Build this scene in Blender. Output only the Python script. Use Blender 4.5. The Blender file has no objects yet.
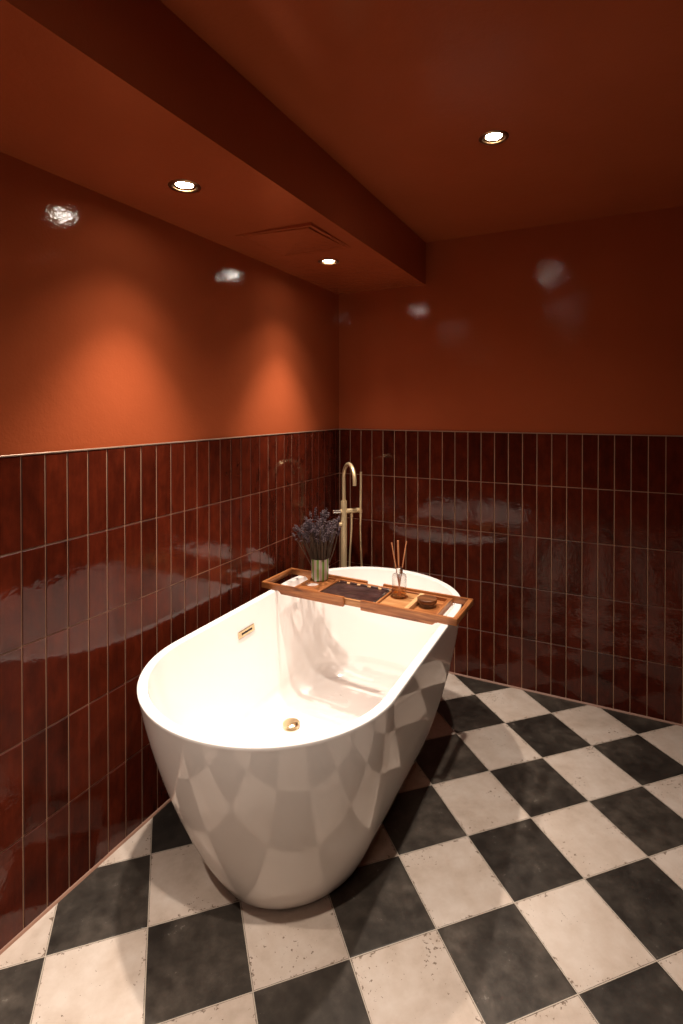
import bpy, bmesh, math, random
from mathutils import Vector, Matrix
PI = math.pi
R = random.Random(7)
scene = bpy.context.scene
C = scene.collection

# ------------------------------------------------------------------ node helpers
def new_mat(name):
    m = bpy.data.materials.new(name); m.use_nodes = True
    nt = m.node_tree
    return m, nt, nt.nodes['Principled BSDF']

def nd(nt, t, **kw):
    n = nt.nodes.new(t)
    for k, v in kw.items():
        if k.startswith('i_'):
            key = k[2:]
            key = int(key) if key.isdigit() else key.replace('_', ' ')
            n.inputs[key].default_value = v
        else:
            setattr(n, k, v)
    return n

def mth(nt, op, a, b=None, c=None, clamp=False):
    n = nt.nodes.new('ShaderNodeMath'); n.operation = op; n.use_clamp = clamp
    for i, v in enumerate((a, b, c)):
        if v is None: continue
        if isinstance(v, (int, float)): n.inputs[i].default_value = v
        else: nt.links.new(v, n.inputs[i])
    return n.outputs[0]

def ramp(nt, fac, stops, interp='LINEAR'):
    n = nt.nodes.new('ShaderNodeValToRGB'); cr = n.color_ramp; cr.interpolation = interp
    while len(cr.elements) > 1: cr.elements.remove(cr.elements[-1])
    cr.elements[0].position = stops[0][0]; cr.elements[0].color = (*stops[0][1], 1)
    for p, c in stops[1:]:
        e = cr.elements.new(p); e.color = (*c, 1)
    nt.links.new(fac, n.inputs[0])
    return n.outputs[0]

def mixc(nt, fac, a, b, mode='MIX'):
    n = nt.nodes.new('ShaderNodeMix'); n.data_type = 'RGBA'; n.blend_type = mode
    for s, v in ((n.inputs[0], fac), (n.inputs[6], a), (n.inputs[7], b)):
        if isinstance(v, (int, float)): s.default_value = v
        elif isinstance(v, tuple): s.default_value = (*v, 1) if len(v) == 3 else v
        else: nt.links.new(v, s)
    return n.outputs[2]

def noise(nt, scale, detail=2.0, rough=.5, vec=None, dist=0.0):
    n = nt.nodes.new('ShaderNodeTexNoise')
    n.inputs['Scale'].default_value = scale; n.inputs['Detail'].default_value = detail
    n.inputs['Roughness'].default_value = rough; n.inputs['Distortion'].default_value = dist
    if vec is None:
        vec = nt.nodes.new('ShaderNodeTexCoord').outputs['Object']
    nt.links.new(vec, n.inputs['Vector'])
    return n.outputs['Fac']

def bump(nt, h, strength, dist, normal=None):
    n = nt.nodes.new('ShaderNodeBump'); n.inputs['Strength'].default_value = strength
    n.inputs['Distance'].default_value = dist
    nt.links.new(h, n.inputs['Height'])
    if normal is not None: nt.links.new(normal, n.inputs['Normal'])
    return n.outputs['Normal']

def mapped(nt, scale=(1, 1, 1), loc=(0, 0, 0), rot=(0, 0, 0), vt='POINT'):
    tc = nt.nodes.new('ShaderNodeTexCoord'); mp = nt.nodes.new('ShaderNodeMapping'); mp.vector_type = vt
    mp.inputs['Scale'].default_value = scale; mp.inputs['Location'].default_value = loc
    mp.inputs['Rotation'].default_value = rot
    nt.links.new(tc.outputs['Object'], mp.inputs['Vector'])
    return mp.outputs[0]

def simple(name, col, rough=.5, metal=0.0, ior=1.5, bumpy=None, spec=.5):
    m, nt, b = new_mat(name)
    b.inputs['Base Color'].default_value = (*col, 1); b.inputs['Roughness'].default_value = rough
    b.inputs['Metallic'].default_value = metal; b.inputs['IOR'].default_value = ior
    b.inputs['Specular IOR Level'].default_value = spec
    if bumpy:
        nt.links.new(bump(nt, noise(nt, bumpy[0], 3), bumpy[1], bumpy[2]), b.inputs['Normal'])
    return m

# ------------------------------------------------------------------ materials
def m_paint():
    m, nt, b = new_mat('terracotta_paint')
    n1 = noise(nt, 3, 3)
    nt.links.new(ramp(nt, n1, [(.3, (.345, .076, .0265)), (.7, (.375, .084, .030))]), b.inputs['Base Color'])
    b.inputs['Roughness'].default_value = .05
    b.inputs['Specular IOR Level'].default_value = .6
    h = mth(nt, 'ADD', noise(nt, 130, 2), mth(nt, 'MULTIPLY', noise(nt, 28, 2), 1.6))
    nt.links.new(bump(nt, h, .5, .0010), b.inputs['Normal'])
    return m

def m_tile(name='oxblood_glazed_tile', rough=.04):
    m, nt, b = new_mat(name)
    geo = nt.nodes.new('ShaderNodeNewGeometry'); rnd = geo.outputs['Random Per Island']
    vs = mapped(nt, (14, 14, 8)); n1 = noise(nt, 1.6, 5, .6, vs, .3)
    vf = mapped(nt, (90, 90, 9)); n2 = noise(nt, 1.0, 3, .6, vf)
    f = mth(nt, 'ADD', mth(nt, 'MULTIPLY', n1, .75), mth(nt, 'MULTIPLY', n2, .25))
    f = mth(nt, 'ADD', f, mth(nt, 'MULTIPLY', mth(nt, 'SUBTRACT', rnd, .5), .22))
    nt.links.new(ramp(nt, f, [(.25, (.030, .0052, .0026)), (.5, (.070, .0105, .0045)), (.78, (.12, .018, .007))]), b.inputs['Base Color'])
    b.inputs['Roughness'].default_value = rough
    b.inputs['IOR'].default_value = 1.5; b.inputs['Specular IOR Level'].default_value = .36
    off = nt.nodes.new('ShaderNodeVectorMath'); off.operation = 'ADD'
    tc = nt.nodes.new('ShaderNodeTexCoord'); nt.links.new(tc.outputs['Object'], off.inputs[0])
    cb = nt.nodes.new('ShaderNodeCombineXYZ'); nt.links.new(mth(nt, 'MULTIPLY', rnd, 40), cb.inputs[0]); nt.links.new(cb.outputs[0], off.inputs[1])
    a = noise(nt, 26, 2, .5, off.outputs[0]); c = noise(nt, 90, 2, .5, off.outputs[0])
    h = mth(nt, 'ADD', a, mth(nt, 'MULTIPLY', c, .34))
    nt.links.new(bump(nt, h, .5, .0014), b.inputs['Normal'])
    return m

def m_floor(tx, ty, ts, ta):
    m, nt, b = new_mat('worn_checker_tile')
    v = mapped(nt, (ts, ts, 1), (tx, ty, 0), (0, 0, ta), 'TEXTURE')
    sx = nt.nodes.new('ShaderNodeSeparateXYZ'); nt.links.new(v, sx.inputs[0])
    x, y = sx.outputs[0], sx.outputs[1]
    fx, fy = mth(nt, 'FLOOR', x), mth(nt, 'FLOOR', y)
    par = mth(nt, 'FLOORED_MODULO', mth(nt, 'ADD', fx, fy), 2.0)
    par = mth(nt, 'GREATER_THAN', par, .5)                      # 1 = pale
    def ed(a):
        f = mth(nt, 'FRACT', a); return mth(nt, 'MINIMUM', f, mth(nt, 'SUBTRACT', 1.0, f))
    e = mth(nt, 'MINIMUM', ed(x), ed(y))
    cid = nt.nodes.new('ShaderNodeCombineXYZ'); nt.links.new(fx, cid.inputs[0]); nt.links.new(fy, cid.inputs[1])
    wn = nt.nodes.new('ShaderNodeTexWhiteNoise'); wn.noise_dimensions = '2D'; nt.links.new(cid.outputs[0], wn.inputs['Vector'])
    big = noise(nt, 1.3, 5, .6, v, .4); mid = noise(nt, 5, 5, .62, v); fine = noise(nt, 22, 4, .65, v)
    tone = mth(nt, 'ADD', mth(nt, 'MULTIPLY', big, .6), mth(nt, 'MULTIPLY', mid, .4))
    tone = mth(nt, 'ADD', tone, mth(nt, 'MULTIPLY', mth(nt, 'SUBTRACT', wn.outputs['Value'], .5), .12))
    pale = ramp(nt, tone, [(.32, (.39, .315, .255)), (.5, (.50, .42, .355)), (.66, (.57, .50, .44))])
    dark = ramp(nt, tone, [(.38, (.016, .013, .0105)), (.5, (.034, .028, .0225)), (.6, (.062, .051, .041)), (.7, (.11, .092, .075))])
    # worn brown pits, mostly along the edges of pale tiles, a few inside
    pit = mth(nt, 'SUBTRACT', noise(nt, 13, 5, .72, v), mth(nt, 'MULTIPLY', e, 1.6))
    pit_e = mth(nt, 'GREATER_THAN', pit, .55)
    spot = mth(nt, 'GREATER_THAN', mth(nt, 'MULTIPLY', noise(nt, 24, 3, .6, v), mth(nt, 'ADD', .55, mth(nt, 'MULTIPLY', noise(nt, 1.7, 1, .5, v), .8))), .685)
    wear = mth(nt, 'MAXIMUM', pit_e, spot)
    pale = mixc(nt, mth(nt, 'MULTIPLY', wear, .8), pale, (.13, .085, .055))
    scuff = mth(nt, 'GREATER_THAN', mth(nt, 'MULTIPLY', fine, mid), .40)
    dark = mixc(nt, mth(nt, 'MULTIPLY', scuff, .35), dark, (.22, .20, .175))
    col = mixc(nt, par, dark, pale)
    # dark bevel beside a pale joint
    bev = mth(nt, 'LESS_THAN', e, mth(nt, 'ADD', .010, mth(nt, 'MULTIPLY', mth(nt, 'SUBTRACT', mid, .5), .02)))
    col = mixc(nt, mth(nt, 'MULTIPLY', bev, .75), col, (.05, .04, .032))
    gr = mth(nt, 'LESS_THAN', e, .0048)
    col = mixc(nt, gr, col, (.46, .40, .33))
    nt.links.new(col, b.inputs['Base Color'])
    rg = mth(nt, 'ADD', .30, mth(nt, 'MULTIPLY', mid, .25))
    nt.links.new(rg, b.inputs['Roughness'])
    h = mth(nt, 'MINIMUM', mth(nt, 'MULTIPLY', e, 60), 1.0)
    h = mth(nt, 'ADD', h, mth(nt, 'MULTIPLY', mid, .35))
    h = mth(nt, 'SUBTRACT', h, mth(nt, 'MULTIPLY', wear, .25))
    nt.links.new(bump(nt, h, .5, .0015), b.inputs['Normal'])
    return m

def m_wood(name, c0, c1, c2, axis=0, rough=.42):
    m, nt, b = new_mat(name)
    s = [60, 60, 60]; s[axis] = 5
    v = mapped(nt, tuple(s))
    n = noise(nt, 1.2, 5, .6, v, .7)
    s2 = [10, 10, 10]; s2[axis] = 1.8
    n2 = noise(nt, 1.0, 2, .5, mapped(nt, tuple(s2)))
    f = mth(nt, 'ADD', mth(nt, 'MULTIPLY', n, .65), mth(nt, 'MULTIPLY', n2, .35))
    nt.links.new(ramp(nt, f, [(.37, c0), (.5, c1), (.63, c2)]), b.inputs['Base Color'])
    b.inputs['Roughness'].default_value = rough
    nt.links.new(bump(nt, n, .25, .0005), b.inputs['Normal'])
    return m

PAINT = m_paint(); TILE = m_tile(); TILE_EDGE = m_tile('tile_edge', .5)
GROUT = simple('tile_grout', (.40, .24, .15), .8)
TRIM = simple('bronze_trim', (.50, .36, .27), .35, .6)
CAULK = simple('pink_skirting', (.27, .145, .10), .5)
FLOOR = m_floor(.8058, -1.5299, .243, .7785)
ACR = simple('white_acrylic', (.86, .82, .79), .03, ior=1.49)
BRASS = simple('brushed_brass', (.90, .71, .42), .36, .68)
GOLD = simple('polished_gold', (.85, .68, .42), .22, 1.0)
SLOT_SHADE = simple('slot_shade', (.01, .008, .006), .6)  # near-black for the shade inside the overflow opening
BRONZE = simple('dark_bronze', (.30, .19, .10), .28, 1.0)
WOODX = m_wood('acacia_wood', (.13, .040, .011), (.30, .10, .028), (.48, .20, .068), 0)
WOODY = m_wood('acacia_wood_cross', (.13, .040, .011), (.31, .105, .030), (.50, .215, .075), 1)
WOODP = m_wood('pale_bamboo', (.45, .22, .09), (.62, .37, .17), (.74, .50, .27), 0)
WOODPY = m_wood('pale_bamboo_cross', (.42, .20, .08), (.60, .35, .16), (.72, .48, .25), 1)
WOODB = m_wood('honey_wood', (.24, .095, .030), (.40, .18, .062), (.56, .30, .13), 0)
WOODD = m_wood('dark_lid_wood', (.07, .026, .010), (.17, .062, .022), (.33, .14, .05), 0)

def m_fabric():
    m, nt, b = new_mat('dark_coated_fabric')
    nt.links.new(ramp(nt, noise(nt, 18, 4), [(.35, (.025, .0105, .010)), (.7, (.06, .026, .023))]), b.inputs['Base Color'])
    b.inputs['Roughness'].default_value = .32
    nt.links.new(bump(nt, noise(nt, 16, 3, .5, None, 1.2), .8, .006), b.inputs['Normal'])
    return m
FABRIC = m_fabric()

def m_stripes():
    m, nt, b = new_mat('striped_glaze')
    tc = nt.nodes.new('ShaderNodeTexCoord'); s = nt.nodes.new('ShaderNodeSeparateXYZ'); nt.links.new(tc.outputs['Object'], s.inputs[0])
    a = mth(nt, 'ARCTAN2', s.outputs[1], s.outputs[0])
    f = mth(nt, 'FRACT', mth(nt, 'ADD', mth(nt, 'MULTIPLY', a, 10 / (2 * PI)), 10.32))
    w = (.50, .43, .34); g = (.17, .29, .06); g2 = (.115, .21, .035); p = (.40, .28, .26)
    nt.links.new(ramp(nt, f, [(0, g), (.22, g2), (.42, w), (.54, p), (.76, w), (.84, p), (.94, w)], 'CONSTANT'), b.inputs['Base Color'])
    b.inputs['Roughness'].default_value = .12
    return m
STRIPES = m_stripes()
VASEIN = simple('cream_glaze', (.5, .46, .38), .3)

def m_glass(name, col, haze=0.0, ior=1.5):
    # thin clear glass: see-through face on, mirror-like at its edges
    m, nt, b = new_mat(name); out = next(n for n in nt.nodes if n.type == 'OUTPUT_MATERIAL')
    tr_ = nd(nt, 'ShaderNodeBsdfTransparent'); tr_.inputs[0].default_value = (*col, 1)
    gl = nd(nt, 'ShaderNodeBsdfGlossy'); gl.inputs['Roughness'].default_value = .03
    lw = nd(nt, 'ShaderNodeLayerWeight'); lw.inputs[0].default_value = .5
    fr = mth(nt, 'ADD', mth(nt, 'MULTIPLY', mth(nt, 'POWER', lw.outputs['Facing'], 2.5), .6), .035 * (ior - .5))
    mx = nd(nt, 'ShaderNodeMixShader'); nt.links.new(fr, mx.inputs[0]); nt.links.new(tr_.outputs[0], mx.inputs[1]); nt.links.new(gl.outputs[0], mx.inputs[2])
    last = mx
    if haze:
        df_ = nd(nt, 'ShaderNodeBsdfDiffuse'); df_.inputs[0].default_value = (*col, 1)
        last = nd(nt, 'ShaderNodeMixShader'); last.inputs[0].default_value = haze
        nt.links.new(mx.outputs[0], last.inputs[1]); nt.links.new(df_.outputs[0], last.inputs[2])
    nt.links.new(last.outputs[0], out.inputs['Surface']); nt.nodes.remove(b)
    return m
GLASS = m_glass('clear_glass', (.98, .985, .98), .008); LIQ = m_glass('amber_liquid', (1.0, .64, .22), .06, 1.2)
CHROME = simple('chrome', (.86, .85, .83), .22, 1.0)
REED = simple('reed', (.62, .25, .11), .7)
STEM = simple('dried_stem', (.085, .052, .032), .8)
GAP_SHADE = simple('rack_gap_shade', (.022, .010, .006), .5)  # rack arms: shade of the gaps beside the fabric put into the colour
def m_flower(name, a, c):
    m, nt, b = new_mat(name)
    nt.links.new(ramp(nt, noise(nt, 240, 2), [(.35, a), (.68, c)]), b.inputs['Base Color'])
    b.inputs['Roughness'].default_value = .85
    return m
FLOW = [m_flower('lavender_floret', (.020, .011, .016), (.105, .062, .075)), m_flower('lavender_floret_grey', (.028, .018, .023), (.17, .12, .13))]
def m_emit(name, col, st):
    m, nt, b = new_mat(name)
    b.inputs['Base Color'].default_value = (*col, 1)
    b.inputs['Emission Color'].default_value = (*col, 1); b.inputs['Emission Strength'].default_value = st
    return m
LENS = m_emit('lit_lens', (1, .90, .76), 48)

# ------------------------------------------------------------------ mesh helpers
def obj(name, bm, mats, parent=None, loc=(0, 0, 0), smooth=None, normals=True):
    if normals: bmesh.ops.recalc_face_normals(bm, faces=bm.faces)
    me = bpy.data.meshes.new(name); bm.to_mesh(me); bm.free()
    for m in (mats if isinstance(mats, (list, tuple)) else [mats]): me.materials.append(m)
    if smooth is not None:
        me.polygons.foreach_set('use_smooth', [True] * len(me.polygons))
        if smooth < 179: me.set_sharp_from_angle(angle=math.radians(smooth))
    o = bpy.data.objects.new(name, me); C.objects.link(o); o.location = loc
    if parent: o.parent = parent
    return o

def thing(name, label, cat, loc=(0, 0, 0), rotz=0, group=None):
    o = bpy.data.objects.new(name, None); C.objects.link(o)
    o.location = loc; o.rotation_euler = (0, 0, rotz); o['label'] = label; o['category'] = cat
    o.empty_display_size = .05
    if group: o['group'] = group
    return o
def struct(o): o['kind'] = 'structure'; return o

def box(bm, x0, x1, y0, y1, z0, z1, bev=0, mi=0, seg=1):
    r = bmesh.ops.create_cube(bm, size=1, matrix=Matrix.Translation(((x0 + x1) / 2, (y0 + y1) / 2, (z0 + z1) / 2)) @ Matrix.Diagonal((x1 - x0, y1 - y0, z1 - z0, 1)))
    vs = r['verts']; fs = {f for v in vs for f in v.link_faces}
    for f in fs: f.material_index = mi
    if bev:
        es = list({e for v in vs for e in v.link_edges})
        g = bmesh.ops.bevel(bm, geom=es, offset=bev, segments=seg, affect='EDGES', profile=.5)
        for f in g['faces']: f.material_index = mi
    return vs

def prism(bm, poly, z0, z1, mi=0):
    lo = [bm.verts.new((x, y, z0)) for x, y in poly]; hi = [bm.verts.new((x, y, z1)) for x, y in poly]
    n = len(poly); fs = [bm.faces.new(hi), bm.faces.new(lo[::-1])]
    for i in range(n): fs.append(bm.faces.new((lo[i], lo[(i + 1) % n], hi[(i + 1) % n], hi[i])))
    for f in fs: f.material_index = mi
    bmesh.ops.triangulate(bm, faces=fs[:2])

def lathe(bm, prof, n=48, mi=0, cx=0, cy=0):
    rings = []
    for r, z in prof:
        if r <= 1e-6: rings.append([bm.verts.new((cx, cy, z))])
        else: rings.append([bm.verts.new((cx + r * math.cos(2 * PI * i / n), cy + r * math.sin(2 * PI * i / n), z)) for i in range(n)])
    for a, b in zip(rings, rings[1:]):
        for i in range(n):
            j = (i + 1) % n
            if len(a) == 1 and len(b) == 1: break
            if len(a) == 1: f = bm.faces.new((a[0], b[j], b[i]))
            elif len(b) == 1: f = bm.faces.new((a[i], a[j], b[0]))
            else: f = bm.faces.new((a[i], a[j], b[j], b[i]))
            f.material_index = mi

def tube(bm, pts, r, n=14, mi=0, cap=True):
    pts = [Vector(p) for p in pts]; rs = r if isinstance(r, (list, tuple)) else [r] * len(pts)
    T = [(pts[min(i + 1, len(pts) - 1)] - pts[max(i - 1, 0)]).normalized() for i in range(len(pts))]
    up = Vector((0, 0, 1)) if abs(T[0].z) < .9 else Vector((1, 0, 0))
    N = (up - T[0] * up.dot(T[0])).normalized(); rings = []
    for p, t, q in zip(pts, T, rs):
        N = (N - t * N.dot(t)).normalized(); B = t.cross(N)
        rings.append([bm.verts.new(p + (N * math.cos(2 * PI * k / n) + B * math.sin(2 * PI * k / n)) * q) for k in range(n)])
    for a, b in zip(rings, rings[1:]):
        for i in range(n):
            f = bm.faces.new((a[i], a[(i + 1) % n], b[(i + 1) % n], b[i])); f.material_index = mi
    if cap: bm.faces.new(rings[0][::-1]).material_index = mi; bm.faces.new(rings[-1]).material_index = mi

def smooth_path(P, sub=8):
    P = [Vector(p) for p in P]; out = []
    for i in range(len(P) - 1):
        a, b, c, d = P[max(i - 1, 0)], P[i], P[i + 1], P[min(i + 2, len(P) - 1)]
        for k in range(sub):
            t = k / sub
            out.append(.5 * ((2 * b) + (c - a) * t + (2 * a - 5 * b + 4 * c - d) * t * t + (3 * b - a - 3 * c + d) * t ** 3))
    return out + [P[-1]]

# ------------------------------------------------------------------ the room
RX, FY = 3.6, -4.4            # right wall, wall behind the camera
TW, TH, TZ = .0668, .252, 1.26  # tile pitch, row height, tiled height
SZ, SX, CZ = 2.034, .517, 2.258

def tiled(bm, place, u0, u1, joint0):
    """tiles between u0 and u1 along the wall; place(u, z, d) -> point, d = distance off the wall"""
    g = .0018
    def quad(a, b, c, d, mi):
        f = bm.faces.new([bm.verts.new(place(*p)) for p in (a, b, c, d)]); f.material_index = mi
    quad((u0, 0, .0022), (u1, 0, .0022), (u1, TZ, .0022), (u0, TZ, .0022), 1)
    k = math.floor((u0 - joint0) / TW)
    while joint0 + k * TW < u1:
        a = max(u0, joint0 + k * TW + g); b = min(u1, joint0 + (k + 1) * TW - g); k += 1
        if b - a < .004: continue
        for row in range(5):
            z0, z1 = row * TH + g, (row + 1) * TH - g
            cu, cz = (a + b) / 2, (z0 + z1) / 2
            ti, tj = R.uniform(-1, 1) * .006, R.uniform(-1, 1) * .0022
            dd = .0048 + R.uniform(-.0003, .0003)
            def P(u, z, d): return bm.verts.new(place(u, z, d + ((u - cu) * ti + (z - cz) * tj if d > .003 else 0)))
            bv = .0012
            o = [P(a, z0, .0022), P(b, z0, .0022), P(b, z1, .0022), P(a, z1, .0022)]
            q = [P(a, z0, dd - .001), P(b, z0, dd - .001), P(b, z1, dd - .001), P(a, z1, dd - .001)]
            t = [P(a + bv, z0 + bv, dd), P(b - bv, z0 + bv, dd), P(b - bv, z1 - bv, dd), P(a + bv, z1 - bv, dd)]
            for i in range(4):
                j = (i + 1) % 4
                for s, e in ((o, q), (q, t)):
                    bm.faces.new((s[i], s[j], e[j], e[i])).material_index = 3
            bm.faces.new(t).material_index = 2

def wall(name, place, u0, u1, j0, ztop):
    bm = bmesh.new()
    for a, b, c, d in (((u0, 0, 0), (u1, 0, 0), (u1, ztop, 0), (u0, ztop, 0)),
                       ((u1, 0, -.1), (u0, 0, -.1), (u0, ztop, -.1), (u1, ztop, -.1)),
                       ((u0, ztop, 0), (u1, ztop, 0), (u1, ztop, -.1), (u0, ztop, -.1)),
                       ((u0, 0, -.1), (u1, 0, -.1), (u1, 0, 0), (u0, 0, 0)),
                       ((u0, 0, -.1), (u0, 0, 0), (u0, ztop, 0), (u0, ztop, -.1)),
                       ((u1, 0, 0), (u1, 0, -.1), (u1, ztop, -.1), (u1, ztop, 0))):
        bm.faces.new([bm.verts.new(place(*p)) for p in (a, b, c, d)])
    tiled(bm, place, u0, u1, j0)
    return struct(obj(name, bm, [PAINT, GROUT, TILE, TILE_EDGE], normals=False))

wall('wall_left', lambda u, z, d: (d, -u, z), 0, -FY, -.0175, CZ)
wall('wall_back', lambda u, z, d: (u, -d, z), 0, RX, .008, CZ)
wall('wall_right', lambda u, z, d: (RX - d, -u, z), 0, -FY, -.0175, CZ)
wall('wall_front', lambda u, z, d: (u, FY + d, z), 0, RX, .008, CZ)

bm = bmesh.new(); box(bm, -.1, RX + .1, FY - .1, .1, -.08, 0)
struct(obj('floor', bm, FLOOR))

for i, (nm, b) in enumerate((('trim_1', (0, .0065, FY, 0)), ('trim_2', (0, RX, -.0065, 0)))):
    bm = bmesh.new(); box(bm, b[0], b[1], b[2], b[3], TZ - .001, TZ + .003, .0008)
    struct(obj(nm, bm, TRIM))
for nm, poly in (('baseboard_left', [(0.0048, 0), (0.013, 0), (0.006, .009), (0.0048, .009)]),):
    pass
def cove(name, place, L):
    bm = bmesh.new(); pr = [(.004, 0), (.011, 0), (.009, .003), (.0065, .006), (.004, .007)]
    a = [bm.verts.new(place(0, d, z)) for d, z in pr]; b = [bm.verts.new(place(L, d, z)) for d, z in pr]
    n = len(pr)
    for i in range(n): bm.faces.new((a[i], a[(i + 1) % n], b[(i + 1) % n], b[i]))
    bm.faces.new(a); bm.faces.new(b[::-1])
    struct(obj(name, bm, CAULK))
cove('baseboard_left', lambda u, d, z: (d, -u, z), -FY)
cove('baseboard_back', lambda u, d, z: (u, -d, z), RX)

LIGHTS_S = [(.268, -1.53), (.27, -.632), (.27, -2.43)]
LIGHTS_C = [(1.047, -.959), (1.047, -2.2), (1.047, -3.44)]  # the last is unseen, added to light the tub's near side
HR = .040
def slab(name, x0, x1, y0, y1, z, zt, holes):
    """a slab whose underside at z has round holes; top at zt"""
    bm = bmesh.new(); s = .06
    xs = sorted({x0, x1} | {h[0] - s for h in holes} | {h[0] + s for h in holes})
    ys = sorted({y0, y1} | {h[1] - s for h in holes} | {h[1] + s for h in holes})
    for xa, xb in zip(xs, xs[1:]):
        for ya, yb in zip(ys, ys[1:]):
            mx, my = (xa + xb) / 2, (ya + yb) / 2
            h = next((h for h in holes if abs(h[0] - mx) < s and abs(h[1] - my) < s and xb - xa > .05 and yb - ya > .05), None)
            inside = next((h for h in holes if abs(h[0] - mx) < s and abs(h[1] - my) < s), None)
            if inside is None:
                bm.faces.new([bm.verts.new(p) for p in ((xa, ya, z), (xa, yb, z), (xb, yb, z), (xb, ya, z))])
    for hx, hy in holes:
        n = 48; ci, sq, up = [], [], []
        for k in range(n):
            a = 2 * PI * (k + .5) / n; c, sn = math.cos(a), math.sin(a); q = s / max(abs(c), abs(sn))
            sq.append(bm.verts.new((hx + c * q, hy + sn * q, z))); ci.append(bm.verts.new((hx + c * HR, hy + sn * HR, z)))
            up.append(bm.verts.new((hx + c * HR, hy + sn * HR, z + .05)))
        for k in range(n):
            j = (k + 1) % n
            bm.faces.new((sq[k], ci[k], ci[j], sq[j])); bm.faces.new((ci[k], up[k], up[j], ci[j]))
            # corner slivers
            A, B = sq[k].co, sq[j].co
            if abs(A.x - B.x) > 1e-6 and abs(A.y - B.y) > 1e-6:
                cx = hx + math.copysign(s, A.x - hx); cy = hy + math.copysign(s, A.y - hy)
                bm.faces.new((sq[k], sq[j], bm.verts.new((cx, cy, z))))
        bm.faces.new(up[::-1])
    # top and sides
    T = [(x0, y0), (x1, y0), (x1, y1), (x0, y1)]
    bm.faces.new([bm.verts.new((*p, zt)) for p in T])
    for i in range(4):
        p, q = T[i], T[(i + 1) % 4]
        bm.faces.new([bm.verts.new(v) for v in ((*p, z), (*q, z), (*q, zt), (*p, zt))])
    bmesh.ops.remove_doubles(bm, verts=bm.verts, dist=1e-5)
    return struct(obj(name, bm, PAINT))

slab('ceiling', 0, RX, FY, 0, CZ, CZ + .1, LIGHTS_C)
slab('ceiling_soffit', 0, SX, FY, 0, SZ, CZ - .001, LIGHTS_S)

# ------------------------------------------------------------------ downlights
def downlight(x, y, z, label, group, power, spot, seed):
    t = thing('recessed_downlight', label, 'ceiling light', (x, y, z), 0, group)
    bm = bmesh.new(); lathe(bm, [(.034, .004), (.034, -.001), (.036, -.0035), (.044, -.0035), (.0468, -.0015), (.0468, 0), (.0402, 0), (.0385, .004), (.034, .004)], 64)
    obj('trim_ring', bm, BRONZE, t, smooth=30)
    bm = bmesh.new(); lathe(bm, [(.0345, .0005), (.0262, .0025), (.0250, .0045), (.0250, .012), (.036, .012), (.036, .0005), (.0345, .0005)], 64)
    obj('reflector', bm, BRONZE, t, smooth=30)
    bm = bmesh.new(); lathe(bm, [(0, .0030), (.0245, .0030), (.0245, .0050), (0, .0050)], 48)
    obj('lens', bm, LENS, t)
    li = bpy.data.lights.new('downlight_lamp', 'SPOT'); li.energy = power; li.color = (1, .85, .72)
    li.spot_size = math.radians(spot * .76); li.spot_blend = 1.0; li.shadow_soft_size = .022
    lo = bpy.data.objects.new('lamp', li); C.objects.link(lo); lo.parent = t; lo.location = (0, 0, -.006)
    l2 = li.copy(); l2.spot_size = math.radians(spot * 1.1); l2.energy = power * .22
    lo = bpy.data.objects.new('lamp', l2); C.objects.link(lo); lo.parent = t; lo.location = (0, 0, -.006)
    return t
SP = 50.0
downlight(*LIGHTS_S[0], SZ, 'round brass recessed downlight in the soffit left of the hatch lines', 'recessed downlights', SP, 96, 1)
downlight(*LIGHTS_S[1], SZ, 'small recessed downlight in the soffit nearest the back corner, past the hatch', 'recessed downlights', SP, 96, 2)
downlight(*LIGHTS_S[2], SZ, 'recessed downlight in the soffit nearest the camera, beyond the left edge of the view', 'recessed downlights', SP, 96, 3)
downlight(*LIGHTS_C[0], CZ, 'only recessed downlight seen in the higher main ceiling', 'recessed downlights', SP, 118, 4)
downlight(*LIGHTS_C[1], CZ, 'recessed downlight in the main ceiling above the camera, out of view', 'recessed downlights', SP * 1.15, 118, 5)
downlight(*LIGHTS_C[2], CZ, 'unseen recessed downlight added behind the camera to brighten the tub exterior', 'recessed downlights', SP * 1.1, 118, 6)  # added fill from behind, not a known fixture

# ------------------------------------------------------------------ soffit hatch
t = thing('access_panel', 'square terracotta-painted access hatch slightly ajar in the soffit between two downlights', 'access hatch', (.285, -.94, SZ))
bm = bmesh.new(); a, w = .165, .016
for b in ((-a, a, -a, -a + w), (-a, a, a - w, a), (-a, -a + w, -a + w, a - w), (a - w, a, -a + w, a - w)):
    vv = box(bm, *b, -.0008, 0)
for v in bm.verts:
    if v.co.z < -.0001: v.co.z = -.0012 - .0100 * max(0, (v.co.x - v.co.y) / (2 * a) )
obj('hatch_frame', bm, PAINT, t)
bm = bmesh.new(); q = a - w - .004; box(bm, -q, q, -q, q, -.003, 0)
for v in bm.verts:
    if v.co.z < -.0001: v.co.z = -.0015 - .0120 * max(0, (v.co.x - v.co.y) / (2 * q) )
obj('hatch_door', bm, PAINT, t)

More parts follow.
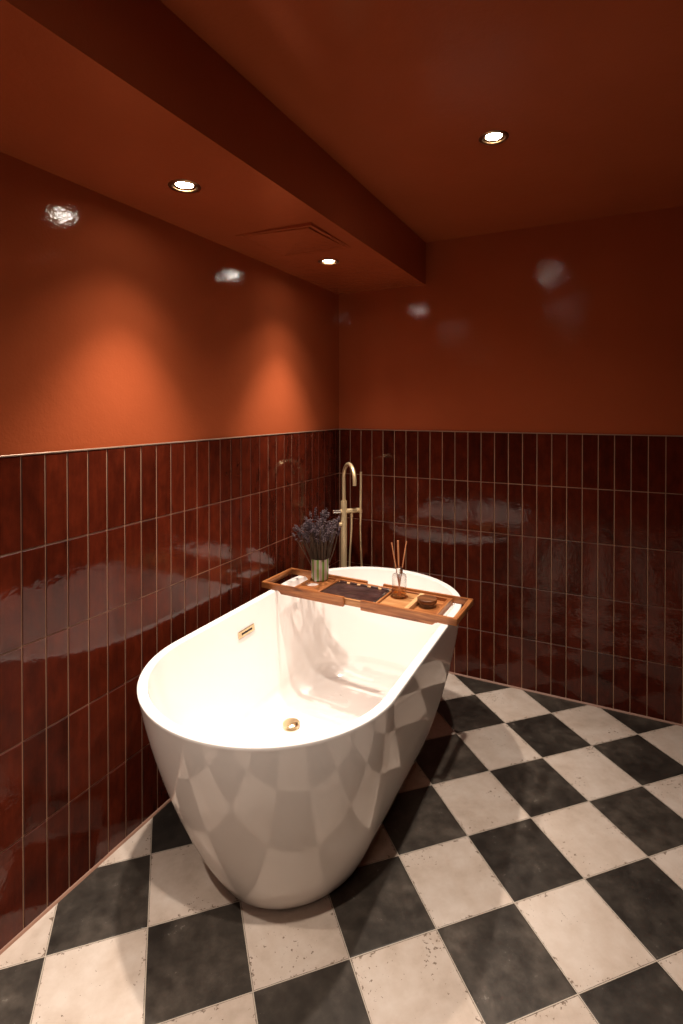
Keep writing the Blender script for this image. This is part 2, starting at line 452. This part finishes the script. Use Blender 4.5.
# ------------------------------------------------------------------ bathtub
H = .60
RIM = (.0824, .8696, -1.762, -1.3773, 2.0, -.2965, -.6866, 2.0)
def tub_ring(z, si, ei, fi=None, kn=0.0, kf=0.0, n=88, straight=24):
    x0, x1, yN, cN, nN, yF, cF, nF = RIM
    fi = ei if fi is None else fi
    cN, cF = cN + kn * ei, cF - kf * fi
    cx, a = (x0 + x1) / 2, (x1 - x0) / 2 - si
    pts = []
    for k in range(n + 1):                     # far end, right -> left
        th = PI * k / n; c, s = math.cos(th), abs(math.sin(th))
        pts.append((cx + a * math.copysign(abs(c) ** (2 / nF), c), cF + (yF - cF - fi) * s ** (2 / nF), z))
    for k in range(1, straight): pts.append((cx - a, cF + (cN - cF) * k / straight, z))
    for k in range(n + 1):
        th = PI + PI * k / n; c, s = math.cos(th), abs(math.sin(th))
        pts.append((cx + a * math.copysign(abs(c) ** (2 / nN), c), cN - (cN - yN - ei) * s ** (2 / nN), z))
    for k in range(1, straight): pts.append((cx + a, cN + (cF - cN) * k / straight, z))
    return pts
def out_ins(z, A, B, Cc):
    s = 1 - z / H; return A * s + B * s * s + Cc * s ** 8
SA, EA, FA = (.0544, .0911, .0097), (.12, .1045, .0097), (.1332, .1045, .0097)
KN, KF = .552, .485
def oring(z, d=0.0): return (z, out_ins(z, *SA) + d, out_ins(z, *EA) + d, out_ins(z, *FA) + d, KN, KF)
rings = []
rings.append(oring(0.0, .012))
rings.append((.004,) + oring(0.0, .012)[1:])
rings.append((.0045,) + oring(.002, .006)[1:])
for z in [.006, .01, .016, .025] + [.035 + .0135 * k for k in range(42)]:
    rings.append(oring(z))
rr = .0045
for k in range(1, 6):
    th = PI / 2 * k / 5; rings.append((H - rr + rr * math.sin(th), rr * (1 - math.cos(th)), rr * (1 - math.cos(th))))
T = .029
for k in range(0, 6):
    th = PI / 2 * k / 5; rings.append((H - rr + rr * math.cos(th), T - rr + rr * math.sin(th), T - rr + rr * math.sin(th)))
def inn(z, top, bot, p):   # inner wall inset
    s = (H - z) / (H - .16); return top + (bot - top) * (s ** p)
for z in [.57, .54, .5, .46, .42, .38, .34, .3, .27, .24]:
    rings.append((z, inn(z, T, .098, 1.15), inn(z, T, .235, 1.25)))
zf, fr = .150, .085      # floor height, fillet radius
s0, e0 = inn(.235, T, .098, 1.15), inn(.235, T, .235, 1.25)
for k in range(0, 9):
    th = PI / 2 * k / 8
    rings.append((zf + fr * (1 - math.sin(th)), s0 + fr * .8 * (1 - math.cos(th)), e0 + fr * 1.2 * (1 - math.cos(th))))
for f in (.12, .25, .4, .55, .7, .85): rings.append((zf - .004 * f, s0 + fr * .8 + .2 * f, e0 + fr * 1.2 + .2 * f))
bm = bmesh.new(); prev = None; first = None
for rg in rings:
    cur = [bm.verts.new(p) for p in tub_ring(*rg)]
    if prev:
        for i in range(len(cur)):
            j = (i + 1) % len(cur); bm.faces.new((prev[i], prev[j], cur[j], cur[i]))
    else: first = cur
    prev = cur
bm.faces.new(prev); bm.faces.new(first[::-1])
tub = thing('bathtub', 'white freestanding oval bathtub standing in the tiled corner', 'bathtub', (.476, -1.03, 0))
def child(o, par): o.parent = par; o.matrix_parent_inverse = Matrix.Translation(-Vector(par.location)); return o
child(obj('tub_shell', bm, ACR, smooth=50), tub)
bm = bmesh.new()
lathe(bm, [(0, .0235), (.014, .0228), (.026, .0200), (.0328, .0160), (.0340, .0140), (.0325, .0130), (0, .0130)], 56)
child(obj('drain_cover', bm, GOLD, loc=(.290, -.981, zf - .001), smooth=50), tub)['label'] = 'polished gold domed drain cover'
bm = bmesh.new(); lathe(bm, [(0, .0128), (.014, .0128), (.014, .003), (.031, .003), (.034, .0015), (.034, 0), (0, 0)], 48)
child(obj('drain_seat', bm, CHROME, loc=(.290, -.981, zf - .001), smooth=40), tub)
# overflow plate on the inner left wall
zo = .512; xo = RIM[0] + inn(zo, T, .098, 1.15)
tilt = math.atan2(inn(.48, T, .098, 1.15) - inn(.53, T, .098, 1.15), .05)
bm = bmesh.new(); box(bm, -.0015, .0035, -.050, .050, -.0125, .0125, .001)
ov = obj('overflow_plate', bm, GOLD, smooth=30); ov.rotation_euler = (0, -tilt * 1, 0); ov.location = (xo + .0012, -1.043, zo); child(ov, tub)
ov['label'] = 'gold rectangular overflow plate'
bm = bmesh.new(); box(bm, .0034, .0042, -.033, .033, -.0036, .0036)  # raised strip; the opening's shade is painted, no hole is cut
sl = obj('overflow_slot_shade', bm, SLOT_SHADE, ov)

# ------------------------------------------------------------------ floor-standing bath faucet
FX, FYY = .131, -.20
d = Vector((.72, -.69, 0)).normalized(); e = Vector((-d.y, d.x, 0))   # spout direction, bar direction
fa = thing('floor_faucet', 'brushed brass floor-standing bath faucet with curved spout in the corner', 'faucet', (FX, FYY, 0))
bm = bmesh.new(); lathe(bm, [(0, 0), (.045, 0), (.045, .006), (.041, .010), (.016, .012), (0, .012)], 48); obj('floor_flange', bm, BRASS, fa, smooth=40)
bm = bmesh.new(); lathe(bm, [(0, .010), (.0165, .010), (.0165, .886), (.015, .890), (0, .890)], 40); obj('post', bm, BRASS, fa, smooth=40)
bm = bmesh.new()
P = [(0, 0, .885), (0, 0, .95), (0, 0, 1.0)]
rad = .080; P += [tuple(d * (rad - rad * math.cos(a)) + Vector((0, 0, 1.012 + rad * math.sin(a)))) for a in [PI * k / 18 for k in range(0, 19)]]
P += [tuple(d * 2 * rad + Vector((0, 0, .992)))]
tube(bm, P, .0098, 20); obj('spout', bm, BRASS, fa, smooth=50)
bm = bmesh.new(); tube(bm, [e * -.020 + Vector((0, 0, .834)), e * .099 + Vector((0, 0, .834))], .0128, 24)
obj('mixer_bar', bm, BRASS, fa, smooth=40)
bm = bmesh.new(); tube(bm, [e * -.062 + Vector((0, 0, .834)), e * -.020 + Vector((0, 0, .834))], .0105, 24)
obj('temperature_knob', bm, CHROME, fa, smooth=40)
bm = bmesh.new(); tube(bm, [e * -.030 + Vector((0, 0, .765)), e * -.005 + Vector((0, 0, .765))], .011, 24); kb = obj('diverter_knob', bm, BRASS, fa, smooth=40)
bm = bmesh.new(); tube(bm, [e * -.030 + Vector((0, 0, .765)), e * -.034 + Vector((0, 0, .772)), e * -.072 + Vector((0, 0, .79))], .0045, 12); obj('lever', bm, CHROME, kb, smooth=40)
bm = bmesh.new(); cb = e * .084
tube(bm, [cb + Vector((0, 0, .834)) - d * .003, cb + Vector((0, 0, .834)) + d * .03], .0065, 16)
tube(bm, [cb + d * .03 + Vector((0, 0, .826)), cb + d * .03 + Vector((0, 0, .842))], .0085, 20)
obj('shower_holder', bm, BRASS, fa, smooth=40)
bm = bmesh.new(); tube(bm, [e * .045 + Vector((0, 0, .800)), e * .045 + Vector((0, 0, .832))], .0075, 16); obj('hose_outlet', bm, BRASS, fa, smooth=40)
# hand shower with its hose
hs = thing('hand_shower', 'slim brass stick hand shower with hose hanging from the floor faucet', 'hand shower', (FX + cb.x + d.x * .03, FYY + cb.y + d.y * .03, 0))
bm = bmesh.new(); tube(bm, [(0, 0, .800), (0, 0, .846), (.001, 0, .93), (.002, 0, 1.043)], [.0062, .0062, .0056, .0056], 20)
obj('wand', bm, BRASS, hs, smooth=50)
o0 = e * .045 - (cb + d * .03)
bm = bmesh.new()
tube(bm, smooth_path([(0, 0, .802), (-.001, 0, .72), (.004, 0, .60), (.010, 0, .46), (.006, 0, .33), (-.014, .004, .25), (o0.x * .5 - .02, o0.y * .5, .235), (o0.x - .012, o0.y, .30), (o0.x - .014, o0.y, .45), (o0.x - .010, o0.y, .60), (o0.x - .002, o0.y, .72), (o0.x, o0.y, .802)], 8), .0052, 12)
obj('hose', bm, BRASS, hs, smooth=60)

# ------------------------------------------------------------------ bath tray
X0, X1, YA, YB, ZT = .036, .902, -.842, -.610, .6265
DX, DY, DR = .003, .0115, -.031
def on_tray(x, y):           # from the tray's own layout to the room
    a, b = x - .469, y + .726; c, s_ = math.cos(DR), math.sin(DR)
    return .469 + DX + a * c - b * s_, -.726 + DY + a * s_ + b * c
tr = thing('bath_tray', 'wooden bath caddy tray laid across the bathtub rim', 'bath tray', ((X0 + X1) / 2, (YA + YB) / 2, H))
TRAY_AT = Vector(tr.location)
def rail_prof(bm, xa, xb, y0, y1, endleft):
    zb, ze = .588, .6004
    if endleft: poly = [(xa, ze), (xa + .088, ze), (xa + .102, zb), (xb, zb), (xb, ZT), (xa, ZT)]
    else: poly = [(xa, zb), (xb - .092, zb), (xb - .078, ze), (xb, ze), (xb, ZT), (xa, ZT)]
    lo = [bm.verts.new((x, y0, z)) for x, z in poly]; hi = [bm.verts.new((x, y1, z)) for x, z in poly]; n = len(poly)
    bm.faces.new(lo); bm.faces.new(hi[::-1])
    for i in range(n): bm.faces.new((lo[i], hi[i], hi[(i + 1) % n], lo[(i + 1) % n]))
W = .013
def tpart(name, bm, mat, smooth=None, par=None, label=None):
    o = obj(name, bm, mat, smooth=smooth); child(o, tr)
    if label: o['label'] = label
    return o
def half(xa, xb, left):
    for ya, yb in ((YA, YA + W), (YB - W, YB)):
        bm = bmesh.new(); rail_prof(bm, xa, xb, ya, yb, left)
        bmesh.ops.recalc_face_normals(bm, faces=bm.faces)
        bmesh.ops.bevel(bm, geom=list(bm.edges), offset=.0015, segments=2, affect='EDGES')
        tpart('rail', bm, WOODX, 40)
half(X0, .440, True); half(.516, X1, False)
for xa, xb in ((X0 - .0005, X0 + .016), (X1 - .017, X1 + .0005)):
    bm = bmesh.new(); box(bm, xa, xb, YA + W - .0005, YB - W + .0005, .603, ZT - .0003, .0015, seg=2); tpart('end_bar', bm, WOODY, 40)
IY0, IY1 = YA + W + .001, YB - W - .001
for y0, y1 in ((IY0, IY0 + .010), (IY1 - .010, IY1)):
    bm = bmesh.new(); box(bm, .185, .823, y0, y1, .592, .6185, .001); tpart('inner_rail', bm, WOODX if y0 > -.7 else WOODB, 40)
iy0, iy1 = IY0 + .0105, IY1 - .0105
for xa, xb, zt, mt in ((.180, .190, .615, WOODY), (.300, .314, .6215, WOODY), (.570, .578, .6215, WOODY), (.690, .709, .6225, WOODPY), (.808, .824, .6225, WOODY)):
    bm = bmesh.new(); box(bm, xa, xb, iy0, iy1, .596, zt, .001, seg=1); tpart('crossbar', bm, mt, 40)
# boards with a round hole
def holed(name, x0, x1, y0, y1, z0, z1, cx, cy, r, mat, label, n=48):
    bm = bmesh.new(); sqv, civ = [], []
    for z in (z0, z1):
        ring, outr = [], []
        for k in range(n):
            a = 2 * PI * (k + .5) / n; c, s = math.cos(a), math.sin(a)
            tx = ((x1 - cx) if c > 0 else (cx - x0)) / max(abs(c), 1e-6); ty = ((y1 - cy) if s > 0 else (cy - y0)) / max(abs(s), 1e-6); q = min(tx, ty)
            px, py = cx + q * c, cy + q * s
            ring.append(bm.verts.new((cx + r * c, cy + r * s, z))); outr.append([px, py, z])
        for X, Y in ((x0, y0), (x1, y0), (x1, y1), (x0, y1)):     # snap the nearest sample onto each corner
            k = min(range(n), key=lambda k: (outr[k][0] - X) ** 2 + (outr[k][1] - Y) ** 2); outr[k][:2] = [X, Y]
        sqv.append([bm.verts.new(p) for p in outr]); civ.append(ring)
    for k in range(n):
        j = (k + 1) % n
        bm.faces.new((civ[0][k], civ[0][j], sqv[0][j], sqv[0][k])); bm.faces.new((civ[1][k], civ[1][j], sqv[1][j], sqv[1][k]))
        bm.faces.new((civ[0][k], civ[0][j], civ[1][j], civ[1][k])); bm.faces.new((sqv[0][k], sqv[0][j], sqv[1][j], sqv[1][k]))
    tpart(name, bm, mat, label=label)
holed('glass_holder_board', .1905, .2995, iy0, iy1, .604, .6115, .222, -.722, .0295, WOODX, 'left board with a round cut-out for a glass')
holed('recessed_board', .5785, .6895, iy0 + .008, iy1, .604, .613, .6185, -.689, .0365, WOODB, 'pale board with a round recess under the bottle')
bm = bmesh.new(); box(bm, .5785, .6895, iy0, iy1, .5975, .6035, .0005); tpart('lower_board', bm, WOODX)
bm = bmesh.new(); box(bm, .7095, .8075, iy0, iy1, .5975, .6045, .0005); tpart('jar_board', bm, WOODX)
# reading rack folded flat
bm = bmesh.new()
nx, ny = 40, 24
def wr(u, v): return .0022 * math.sin(9 * u + 3 * math.sin(4 * v)) * math.sin(PI * v) + .0015 * math.sin(17 * v - 6 * u) * math.sin(PI * u) - .004 * math.sin(PI * u) * math.sin(PI * v)
g = [[bm.verts.new((.322 + .232 * i / nx, -.812 + .150 * j / ny, .6165 + wr(i / nx, j / ny))) for j in range(ny + 1)] for i in range(nx + 1)]
for i in range(nx):
    for j in range(ny): bm.faces.new((g[i][j], g[i + 1][j], g[i + 1][j + 1], g[i][j + 1]))
fb = tpart('rack_fabric', bm, FABRIC, 180, label='dark brown fabric panel')
md = fb.modifiers.new('thickness', 'SOLIDIFY'); md.thickness = .002
bm = bmesh.new(); tube(bm, [(.322, -.651, .6155), (.566, -.651, .6155)], .0042, 14); tpart('rack_rod', bm, WOODP, 50)
for xx in (.341, .391, .441, .491, .541):
    bm = bmesh.new(); tube(bm, [(xx - .017, -.651, .6155), (xx + .017, -.651, .6155)], .0056, 14); box(bm, xx - .017, xx + .017, -.667, -.650, .6125, .6155)
    tpart('fabric_loop', bm, FABRIC, 50)
bm = bmesh.new(); box(bm, .557, .567, -.815, -.655, .608, .617, .001); tpart('rack_arm', bm, GAP_SHADE)  # near-black arm standing in for a shaded gap
bm = bmesh.new(); box(bm, .316, .322, -.815, -.655, .608, .617, .001); tpart('rack_arm', bm, GAP_SHADE)

tr.location = TRAY_AT + Vector((DX, DY, 0)); tr.rotation_euler = (0, 0, DR)
# ------------------------------------------------------------------ striped cup and lavender
VX, VY, VZ = .228, -.6375, .6118
vs = thing('striped_cup', 'green, white and pink vertically striped cup holding dried lavender', 'cup', (VX, VY, VZ))
bm = bmesh.new(); lathe(bm, [(0, 0), (.034, 0), (.0372, .003), (.0388, .012), (.0400, .05), (.0406, .096), (.0400, .0975), (.0383, .0965)], 72)
obj('cup_wall', bm, STRIPES, vs, smooth=50)
bm = bmesh.new(); lathe(bm, [(.0383, .0965), (.0375, .05), (.035, .008), (0, .005)], 60)
obj('cup_lining', bm, VASEIN, vs, smooth=50)

bunch = thing('lavender_bunch', 'bunch of dried purple lavender standing in the striped cup on the tray', 'dried flowers', (VX, VY, VZ + .008))
stems, spikes = [], []
for v in range(7):
    L = .165 + .015 * v; bend = R.uniform(-.012, .012); b2 = R.uniform(-.01, .01)
    bm = bmesh.new()
    def cen(t): return Vector((bend * math.sin(PI * t * .9), b2 * math.sin(PI * t * .7), L * t))
    tube(bm, [cen(k / 6) for k in range(7)], [.0017] * 6 + [.0012], 5)
    me_o = obj('lavender_stem_proto', bm, STEM, smooth=60); stems.append((me_o.data, cen(1.0), L)); bpy.data.objects.remove(me_o)
for v in range(8):
    bm = bmesh.new(); SL = R.uniform(.032, .058); n = R.randint(5, 7)
    tube(bm, [(0, 0, -.002), (0, 0, SL * .95)], .0009, 5)
    for k in range(n):
        zc = SL * (k / (n - 1)) ** .9; rw = .0050 * (1 - .5 * k / n) * R.uniform(.8, 1.15)
        if k == 1 and v % 2: continue
        m_ = 5 if k < n - 1 else 2
        for q in range(m_):
            a = 2 * PI * q / m_ + R.uniform(0, 1.5); s = R.uniform(.0022, .0034)
            mtx = Matrix.Translation((rw * math.cos(a), rw * math.sin(a), zc + R.uniform(-.002, .002))) @ Matrix.Rotation(a, 4, 'Z') @ Matrix.Rotation(.6, 4, 'Y') @ Matrix.Diagonal((s, s * .85, s * 1.6, 1))
            bmesh.ops.create_icosphere(bm, subdivisions=1, radius=1, matrix=mtx)
    so = obj('flower_spike_proto', bm, FLOW[v % 2], smooth=60); spikes.append(so.data); bpy.data.objects.remove(so)
camdir = Vector((.895, .447, 0))    # to the right as the visitor faces the corner
NS = 98
for i in range(NS):
    a = R.uniform(0, 2 * PI); rr_ = math.sqrt(R.random())
    dx, dy = rr_ * math.cos(a), rr_ * math.sin(a)
    if i < 7: # a few stems leaning far to the left of the cup
        v_ = -camdir * R.uniform(1.0, 1.4) + Vector((R.uniform(-.15, .15), R.uniform(-.25, .25), 0)); dx, dy = v_.x, v_.y; si = R.choice([0, 1, 2, 3])
    else: si = min(6, max(0, int(R.gauss(4.2 - 1.9 * math.hypot(dx, dy), 1.7))))
    me, tip, L = stems[si]
    base = Vector((dx * .010, dy * .010, R.uniform(0, .004)))
    th = math.hypot(dx, dy) * .335 + .02
    o = bpy.data.objects.new('lavender_stem', me); C.objects.link(o); o.parent = bunch
    q = Vector((0, 0, 1)).rotation_difference(Vector((dx * math.sin(th) / max(.05, math.hypot(dx, dy)), dy * math.sin(th) / max(.05, math.hypot(dx, dy)), math.cos(th))))
    o.rotation_mode = 'QUATERNION'; o.rotation_quaternion = q; o.location = base
    s = bpy.data.objects.new('flower_spike', R.choice(spikes)); C.objects.link(s); s.parent = o; s.location = tip
    s.rotation_euler = (R.uniform(-.2, .2), R.uniform(-.2, .2), R.uniform(0, 6))
    sc = R.uniform(.85, 1.1); s.scale = (sc, sc, sc)

# ------------------------------------------------------------------ reed diffuser
BX, BY = on_tray(.6185, -.689); BZ = .604
DZ = 1.12
df = thing('reed_diffuser', 'clear glass reed diffuser bottle with amber liquid and brown reeds on the tray', 'reed diffuser', (BX, BY, BZ))
bm = bmesh.new()
lathe(bm, [(0, 0), (.026, 0), (.0285, .002), (.0290, .006), (.0290, .080), (.0275, .0865), (.0225, .090), (.0140, .0915), (.0125, .094), (.0125, .110), (.0105, .110),
           (.0105, .094), (.0120, .0900), (.0223, .0884), (.0268, .0852), (.0278, .079), (.0278, .010), (.0268, .007), (0, .0065)], 64)
obj('bottle', bm, GLASS, df, smooth=40)
bm = bmesh.new(); lathe(bm, [(0, .0067), (.0266, .0072), (.0276, .010), (.0276, .036), (0, .036)], 64)
obj('fragrance_liquid', bm, LIQ, df, smooth=40)
bm = bmesh.new(); lathe(bm, [(.0128, .094), (.0138, .094), (.0138, .113), (.0128, .114), (.0095, .114), (.0095, .1115), (.0128, .1112), (.0128, .094)], 48)
obj('collar', bm, CHROME, df, smooth=40)
rt = Vector((.895, .447, 0)); fw_ = Vector((-.447, .895, 0))
for lx, fy_, ll in ((-.030, .006, .203), (-.008, -.008, .214), (-.003, .010, .210), (.029, .004, .209)):
    bm = bmesh.new(); top = rt * lx + fw_ * fy_; bot = -top * .22 * .9
    bot = bot + Vector((0, 0, .012)); top = top + Vector((0, 0, ll))
    tube(bm, [bot, (bot + top) / 2, top], .0025, 8); obj('reed', bm, REED, df, smooth=50)

df.scale = (1.03, 1.03, DZ)
# ------------------------------------------------------------------ jar with wooden lid
jr = thing('lidded_jar', 'low round glass jar with dark wooden lid at the right end of the tray', 'jar', (*on_tray(.7468, -.715), .6047))
bm = bmesh.new(); lathe(bm, [(0, 0), (.031, 0), (.034, .003), (.034, .017), (.0315, .017), (.0315, .005), (0, .004)], 56); obj('glass_base', bm, GLASS, jr, smooth=40)
bm = bmesh.new(); lathe(bm, [(0, .0175), (.0372, .0175), (.0385, .019), (.0385, .0305), (.037, .032), (0, .032)], 56); obj('wooden_lid', bm, WOODD, jr, smooth=40)

# ------------------------------------------------------------------ camera
cam = bpy.data.cameras.new('camera'); co = bpy.data.objects.new('camera', cam); C.objects.link(co)
co.location = (1.3763, -2.7182, 1.3854)
co.rotation_euler = (PI / 2 - .0094, 0, .4636)
cam.sensor_fit = 'VERTICAL'; cam.sensor_height = 36; cam.lens = 529.54 / 1024 * 36
cam.shift_y = -(512 - 412.4) / 1024; cam.clip_start = .01
scene.camera = co

w = bpy.data.worlds.new('world'); scene.world = w; w.use_nodes = True
w.node_tree.nodes['Background'].inputs[0].default_value = (.01, .006, .004, 1)
w.node_tree.nodes['Background'].inputs[1].default_value = 1.0
vs_ = scene.view_settings; vs_.view_transform = 'Standard'; vs_.look = 'None'; vs_.gamma = 1; vs_.exposure = .86; vs_.use_curve_mapping = False
scene.cycles.use_denoising = True
scene.cycles.max_bounces = 10; scene.cycles.caustics_reflective = False; scene.cycles.caustics_refractive = False
scene.cycles.sample_clamp_indirect = 4
